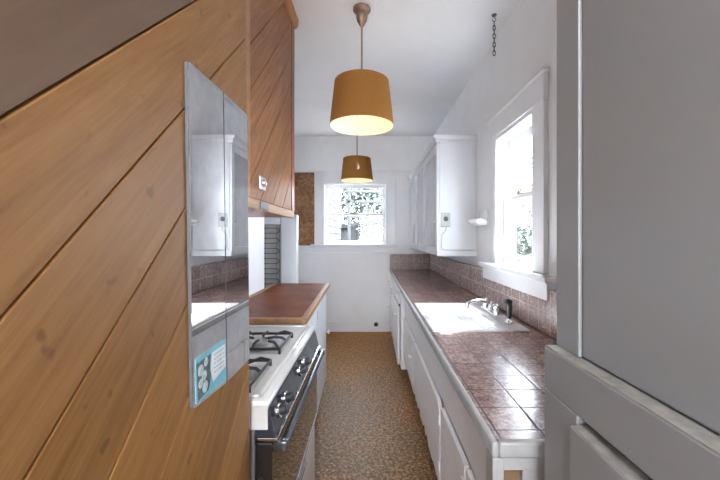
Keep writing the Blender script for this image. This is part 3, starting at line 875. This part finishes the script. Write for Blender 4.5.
# outlet on the cabinet's end and cable
yo = UY0-.001
t = thing('wall_outlet', 'small square wired outlet on the end panel of the glass cabinet', 'outlet', (.623, yo, .07))
MB().box(.585, .660, yo-.009, yo, .074, .190, bev=.005).build('cover_plate', 'outlet', t)
m = MB(); m.lathe([(0, .005), (.018, .005), (.020, 0)], n=20); m.xf(Matrix.Translation((.623, yo-.009, .140)) @ Matrix.Rotation(PI/2, 4, 'X')); m.build('socket', 'black_soft', t, True)
for z in (.182, .082): MB().sphere((.623, yo-.009, z), .004, n=10).build('screw', 'steel', t)
ky = yo-.006
tag(MB().tube([(.625, ky, .073), (.625, ky, .045), (.61, ky, .03), (.592, ky, .01), (.588, ky, -.04), (.59, ky, -.095), (.605, ky, -.112), (.66, ky, -.1165), (.86, ky, -.1165)], .0035, 8).build('cable', 'outlet', None, True), 'thin pale cable running from the outlet down the cabinet end', 'cable')

# soap dish on the right wall
t = thing('soap_dish', 'white ceramic soap dish on the wall between cabinet and window', 'soap dish', (XR, 2.6, .07))
m = MB(); m.prism(rounded([(2.53, .085), (2.72, .085), (2.72, .20), (2.53, .20)], .02), 0, XR-.012, XR-.0005, bev=.003); m.build('back_plate', 'enamel', t, True)
loft([rrect(XR-.065, XR-.004, 2.55, 2.70, .02, .080), rrect(XR-.095, XR-.004, 2.52, 2.73, .025, .105), rrect(XR-.095, XR-.004, 2.52, 2.73, .025, .128), rrect(XR-.088, XR-.010, 2.527, 2.723, .02, .128), rrect(XR-.072, XR-.014, 2.545, 2.705, .02, .102)]).build('tray', 'enamel', t, True)
MB().box(XR-.066, XR-.02, 2.57, 2.68, .1025, .138, bev=.012, seg=3).build('soap_bar', 'knob_white', t, True)
# ------------------------------------------------------------------ built-in cupboard beside the viewer (right)
BX = .385; BY1 = .703; BY0 = -.25; BL = .36
t = thing('built_in_cupboard', 'tall grey-white built-in cupboard close on the right with a drawer below', 'cupboard', (.62, .25, FLOOR))
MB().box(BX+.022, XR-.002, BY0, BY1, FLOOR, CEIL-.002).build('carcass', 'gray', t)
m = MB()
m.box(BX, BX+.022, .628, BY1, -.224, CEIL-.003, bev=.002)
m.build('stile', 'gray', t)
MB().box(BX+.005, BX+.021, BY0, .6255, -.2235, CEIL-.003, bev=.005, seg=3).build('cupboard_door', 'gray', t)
m = MB()
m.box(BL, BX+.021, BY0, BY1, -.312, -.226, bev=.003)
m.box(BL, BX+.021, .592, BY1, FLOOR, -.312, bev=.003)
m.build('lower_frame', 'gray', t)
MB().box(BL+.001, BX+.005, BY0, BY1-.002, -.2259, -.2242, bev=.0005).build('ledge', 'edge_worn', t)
B(BX-.004, BX+.021, BY0, .591, -.60, -.313).build('recess_shade', 'groove', t)  # dark block standing in for the shade between rail and drawer
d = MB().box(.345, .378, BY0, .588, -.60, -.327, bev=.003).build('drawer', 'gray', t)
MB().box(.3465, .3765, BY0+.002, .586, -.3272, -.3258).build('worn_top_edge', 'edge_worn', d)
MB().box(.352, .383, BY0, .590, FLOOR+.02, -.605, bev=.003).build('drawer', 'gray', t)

# ------------------------------------------------------------------ pendant lamps
def make_lamp(label):
    zb, zt_ = .664, .930; loc = (-.05, 2.06, 0)
    t = thing('pendant_lamp', label, 'lamp', loc, 'pendant lamps')
    x, y = loc[0], loc[1]
    MB().lathe([(0, CEIL-.002), (.052, CEIL-.002), (.054, CEIL-.014), (.045, CEIL-.024), (.034, CEIL-.03), (.036, CEIL-.05), (.030, CEIL-.078), (.016, CEIL-.10), (.010, CEIL-.112), (0, CEIL-.112)], (x, y, 0), 32).build('ceiling_canopy', 'brass', t, True)
    MB().tube([(x, y, CEIL-.10), (x, y, .885)], .0055, 10).build('rod', 'brass', t, True)
    r0, r1 = .194, .164
    MB().lathe([(r0, zb), (r1, zt_), (r1-.0015, zt_), (r0-.0015, zb)], (x, y, 0), 64, closed=True).build('shade', 'shade', t, True)
    MB().lathe([(r0-.0022, zb+.0005), (r1-.0022, zt_-.0005), (r1-.003, zt_-.0005), (r0-.003, zb+.0005)], (x, y, 0), 64, closed=True).build('shade_lining', 'shade_in', t, True)
    m = MB()
    for k in range(3):
        a = 2*PI*k/3+.4
        m.tube([(x, y, .895), (x+(r1-.004)*math.cos(a), y+(r1-.004)*math.sin(a), .92)], .002, 6)
    m.lathe([(0, .82), (.018, .82), (.02, .885), (.012, .905), (0, .905)], (x, y, 0), 20)
    m.build('socket', 'brass', t, True)
    MB().lathe([(0, .755), (.016, .758), (.027, .775), (.028, .79), (.02, .815), (.013, .83), (0, .83)], (x, y, 0), 24).build('bulb', 'bulb', t, True)
    px, py = x-.026, y+.0
    m = MB(); z = .80
    m.tube([(x-.02, y, .85), (px, py, .82), (px, py, .445)], .0012, 6)
    m.build('pull_chain', 'brass', t, True)
    MB().lathe([(0, .404), (.008, .408), (.0115, .42), (.009, .436), (.003, .447), (0, .447)], (px, py, 0), 16).build('chain_pull', 'brass', t, True)
    return t
L1 = make_lamp('nearer and larger-looking pendant lamp with mustard drum shade and rod from the ceiling')
L2 = copy_tree(L1, (-.156, 4.08, 0))
L2['label'] = 'farther pendant lamp with mustard drum shade, in front of the end window'

# chain from the ceiling
t = thing('ceiling_chain', 'short steel chain dangling from a ceiling hook near the right wall', 'chain', (.774, 2.12, CEIL))
m = MB(); m.lathe([(0, CEIL-.001), (.016, CEIL-.001), (.014, CEIL-.008), (0, CEIL-.01)], (.774, 2.12, 0), 16)
pts = [(.774, 2.12, CEIL-.008), (.774, 2.12, CEIL-.02)]
for k in range(9): 
    a = PI/2-2*PI*.8*k/8; pts.append((.774+.011*math.cos(a), 2.12, CEIL-.031+.011*math.sin(a)))
m.tube(pts, .0025, 6); m.build('hook', 'dark_steel', t, True)
z = CEIL-.040
for k in range(8):
    lp = []
    for j in range(14):
        a = 2*PI*j/14; u, v = .0085*math.cos(a), .0165*math.sin(a)
        lp.append((.774+(u if k % 2 else u*.25), 2.12+(u*.25 if k % 2 else u), z-.016+v))
    MB().tube(lp, .0031, 6, True).build('chain_link', 'dark_steel', t, True)
    z -= .0262

# unseen fill light added on the ceiling behind the viewer
t = thing('ceiling_fill_light', 'unseen round fill light added on the ceiling behind the viewer', 'light', (-.10, -1.2, CEIL))
MB().lathe([(0, CEIL-.001), (.22, CEIL-.001), (.225, CEIL-.02), (.21, CEIL-.03), (0, CEIL-.03)], (-.10, -1.2, 0), 40).build('fill_light_pan', 'brass', t, True)
MB().lathe([(.205, CEIL-.031), (.20, CEIL-.06), (.15, CEIL-.095), (.07, CEIL-.11), (0, CEIL-.112)], (-.10, -1.2, 0), 40).build('fill_light_bowl', 'opal', t, True)
# ------------------------------------------------------------------ outdoors
GZ = -1.9
M['ground'] = paint('garden_ground', (.045, .04, .034), .9, .3, 2, .3)
M['siding'] = paint('pale_siding', (.019, .017, .018), .6, .05, 3, 0)
M['sid2'] = paint('pink_white_siding', (.024, .020, .0215), .6, .05, 3, 0)
M['white_out'] = paint('weathered_white', (.055, .056, .058), .6, .05, 5, 0)
M['roof'] = paint('grey_roof', (.040, .035, .039), .8, .15, 10, .1)
M['leaf'] = paint('leaf_green', (.030, .047, .029), .5, .5, 14, 0)
M['leaf2'] = paint('pale_leaf', (.065, .082, .075), .5, .5, 14, 0)
M['bark'] = paint('bark', (.18, .14, .11), .9, .3, 20, .3)
S(B(-12, 16, -10, 26, GZ-.1, GZ).build('ground', 'ground'), 'garden ground outside the windows', 'ground')
def house(name, label, x0, x1, y0, y1, z1, mat, ridge):
    t = thing(name, label, 'house', ((x0+x1)/2, (y0+y1)/2, GZ))
    m = MB(); z = GZ; hh = .14
    m.box(x0+.02, x1-.02, y0+.02, y1-.02, GZ, z1)
    while z < z1-.01:      # lapped boards, each leaning out at its foot
        for pr, ax, a0, a1 in (([(x1-.03, z), (x1, z), (x1-.018, z+hh), (x1-.03, z+hh)], 1, y0, y1), ([(y0+.03, z), (y0, z), (y0+.018, z+hh), (y0+.03, z+hh)], 0, x0, x1)):
            m.prism(pr, ax, a0, a1)
        z += hh
    m.build('clapboard_wall', mat, t)
    xm = (x0+x1)/2
    MB().prism([(x0-.3, z1), (xm, z1+ridge), (x1+.3, z1), (x1+.3, z1+.08), (xm, z1+ridge+.1), (x0-.3, z1+.08)], 1, y0-.2, y1+.2).build('roof', 'roof', t)
    return t
h1 = house('neighbour_house', 'pale clapboard house seen through the left of the end window', -5, -.76, 5.6, 9.0, 3.0, 'siding', 1.2)
h2 = house('garden_shed', 'low pinkish clapboard shed outside the end window', -1.0, 1.6, 9.6, 12, .12, 'sid2', .30)
m = MB(); m.box(-.36, -.28, 9.56, 9.60, -.9, .05); m.box(.18, .26, 9.56, 9.60, -.9, .05); m.box(-.36, .26, 9.56, 9.60, .02, .08); m.box(-.36, .26, 9.56, 9.6, -.5, -.44)
m.build('white_window_frame', 'white_out', h2)
t = thing('garden_arbor', 'white garden arbor frame outside the end window', 'arbor', (-.25, 8.0, GZ))
m = MB()
for x in (-.50, .34): m.box(x-.035, x+.035, 7.98, 8.05, GZ, 1.02, bev=.005)
m.box(-.58, .42, 7.98, 8.05, .78, .84, bev=.005); m.box(-.58, .42, 7.98, 8.05, 1.02, 1.08, bev=.005); m.box(-.11, -.05, 7.99, 8.04, .45, .80, bev=.005); m.box(-.50, .34, 7.99, 8.04, .42, .48, bev=.005)
m.build('frame', 'white_out', t)
def shrub(name, label, c, r, n, mat, leaf=.06, trunk=0., cat='shrub'):
    t = thing(name, label, cat, (c[0], c[1], GZ), 'greenery outside')
    b = bmesh.new()
    for i in range(n):
        d = Vector((random.gauss(0, 1), random.gauss(0, 1), random.gauss(0, 1))).normalized()*random.random()**.4
        p = Vector(c)+Vector((d.x*r[0], d.y*r[1], d.z*r[2]))
        q = Quaternion(Vector((random.gauss(0, 1), random.gauss(0, 1), random.gauss(0, 1))).normalized(), random.uniform(0, 2*PI))
        s = leaf*random.uniform(.6, 1.3)
        vs = [b.verts.new(p+q @ Vector(v)*s) for v in ((-1, 0, 0), (-.3, .45, .1), (.4, .4, .1), (1, 0, 0), (.4, -.4, .1), (-.3, -.45, .1))]
        b.faces.new(vs)
    m = MB(); m.add(b); m.build('foliage', mat, t)
    m = MB(); m.tube([(c[0], c[1], GZ), (c[0]+.05, c[1], (GZ+c[2])/2), (c[0], c[1], c[2])], [.09, .07, .03], 8)
    for k in range(6):
        a = k*1.05; m.tube([(c[0], c[1], c[2]-r[2]*.5), (c[0]+r[0]*.6*math.cos(a), c[1]+r[1]*.6*math.sin(a), c[2]+r[2]*random.uniform(.1, .6))], [.03, .008], 6)
    m.build('stems', 'bark', t)
shrub('garden_tree', 'green tree behind the shed seen through the end window', (-.4, 13.5, 1.6), (1.7, 1.2, 1.5), 2600, 'leaf', .10, cat='tree')
shrub('garden_shrub', 'pale green shrub at the right of the end window view', (.55, 7.6, .2), (.38, .4, .75), 700, 'leaf2', .05)
shrub('garden_tree', 'pale airy tree outside the window over the sink', (4.6, 9.6, 1.3), (1.3, 1.3, 1.6), 700, 'leaf2', .08, cat='tree')
shrub('garden_shrub', 'bluish green shrub low outside the window over the sink', (3.3, 7.2, -.2), (.4, .5, .55), 700, 'leaf', .06)

# ------------------------------------------------------------------ light
wd = bpy.data.worlds.new('sky'); sc.world = wd; wd.use_nodes = True
nt = wd.node_tree; bg = nt.nodes['Background']
bg.inputs[0].default_value = (.85, .93, 1., 1); bg.inputs[1].default_value = 9.0
def light(name, typ, loc, e, col=(1, 1, 1), rot=None, **k):
    l = bpy.data.lights.new(name, typ); l.energy = e; l.color = col
    for a, v in k.items(): setattr(l, a, v)
    o = bpy.data.objects.new(name, l); COL.objects.link(o); o.location = Vector(loc)+Vector((0, 0, H))
    if rot: o.rotation_euler = rot
    return o
sd = Vector((-1., -.42, -1.65)).normalized()       # high sun from beyond the sink window
light('sun', 'SUN', (4, 4, 6), 24., (1., .98, .95), sd.to_track_quat('-Z', 'Y').to_euler(), angle=math.radians(1.2))
def portal(name, loc, rot, sx, sy):
    o = light(name, 'AREA', loc, 1, rot=rot, shape='RECTANGLE', size=sx, size_y=sy)
    o.data.cycles.is_portal = True
portal('portal_right', (XR+.13, (W2[0]+W2[1])/2, (W2[2]+W2[3])/2), (0, PI/2, 0), W2[3]-W2[2], W2[1]-W2[0])
portal('portal_back', ((W1[0]+W1[1])/2, YB+.13, (W1[2]+W1[3])/2), (-PI/2, 0, 0), W1[1]-W1[0], W1[3]-W1[2])
portal('portal_front', ((W3[0]+W3[1])/2, YF-.11, (W3[2]+W3[3])/2), (PI/2, 0, 0), W3[1]-W3[0], W3[3]-W3[2])

# ------------------------------------------------------------------ camera
cd = bpy.data.cameras.new('camera'); cam = bpy.data.objects.new('camera', cd); COL.objects.link(cam)
cd.sensor_width = 36; cd.lens = 17.0; cd.clip_start = .02
cd.shift_x = -10/720; cd.shift_y = -4/720
cam.location = (0, 0, H); cam.rotation_euler = (PI/2, 0, 0)
sc.camera = cam
vs = sc.view_settings
vs.view_transform = 'Standard'; vs.look = 'None'; vs.exposure = 1.85; vs.gamma = 1
sc.cycles.max_bounces = 12; sc.cycles.diffuse_bounces = 8; sc.cycles.transparent_max_bounces = 12
sc.cycles.use_denoising = True
sc.cycles.sample_clamp_indirect = 8
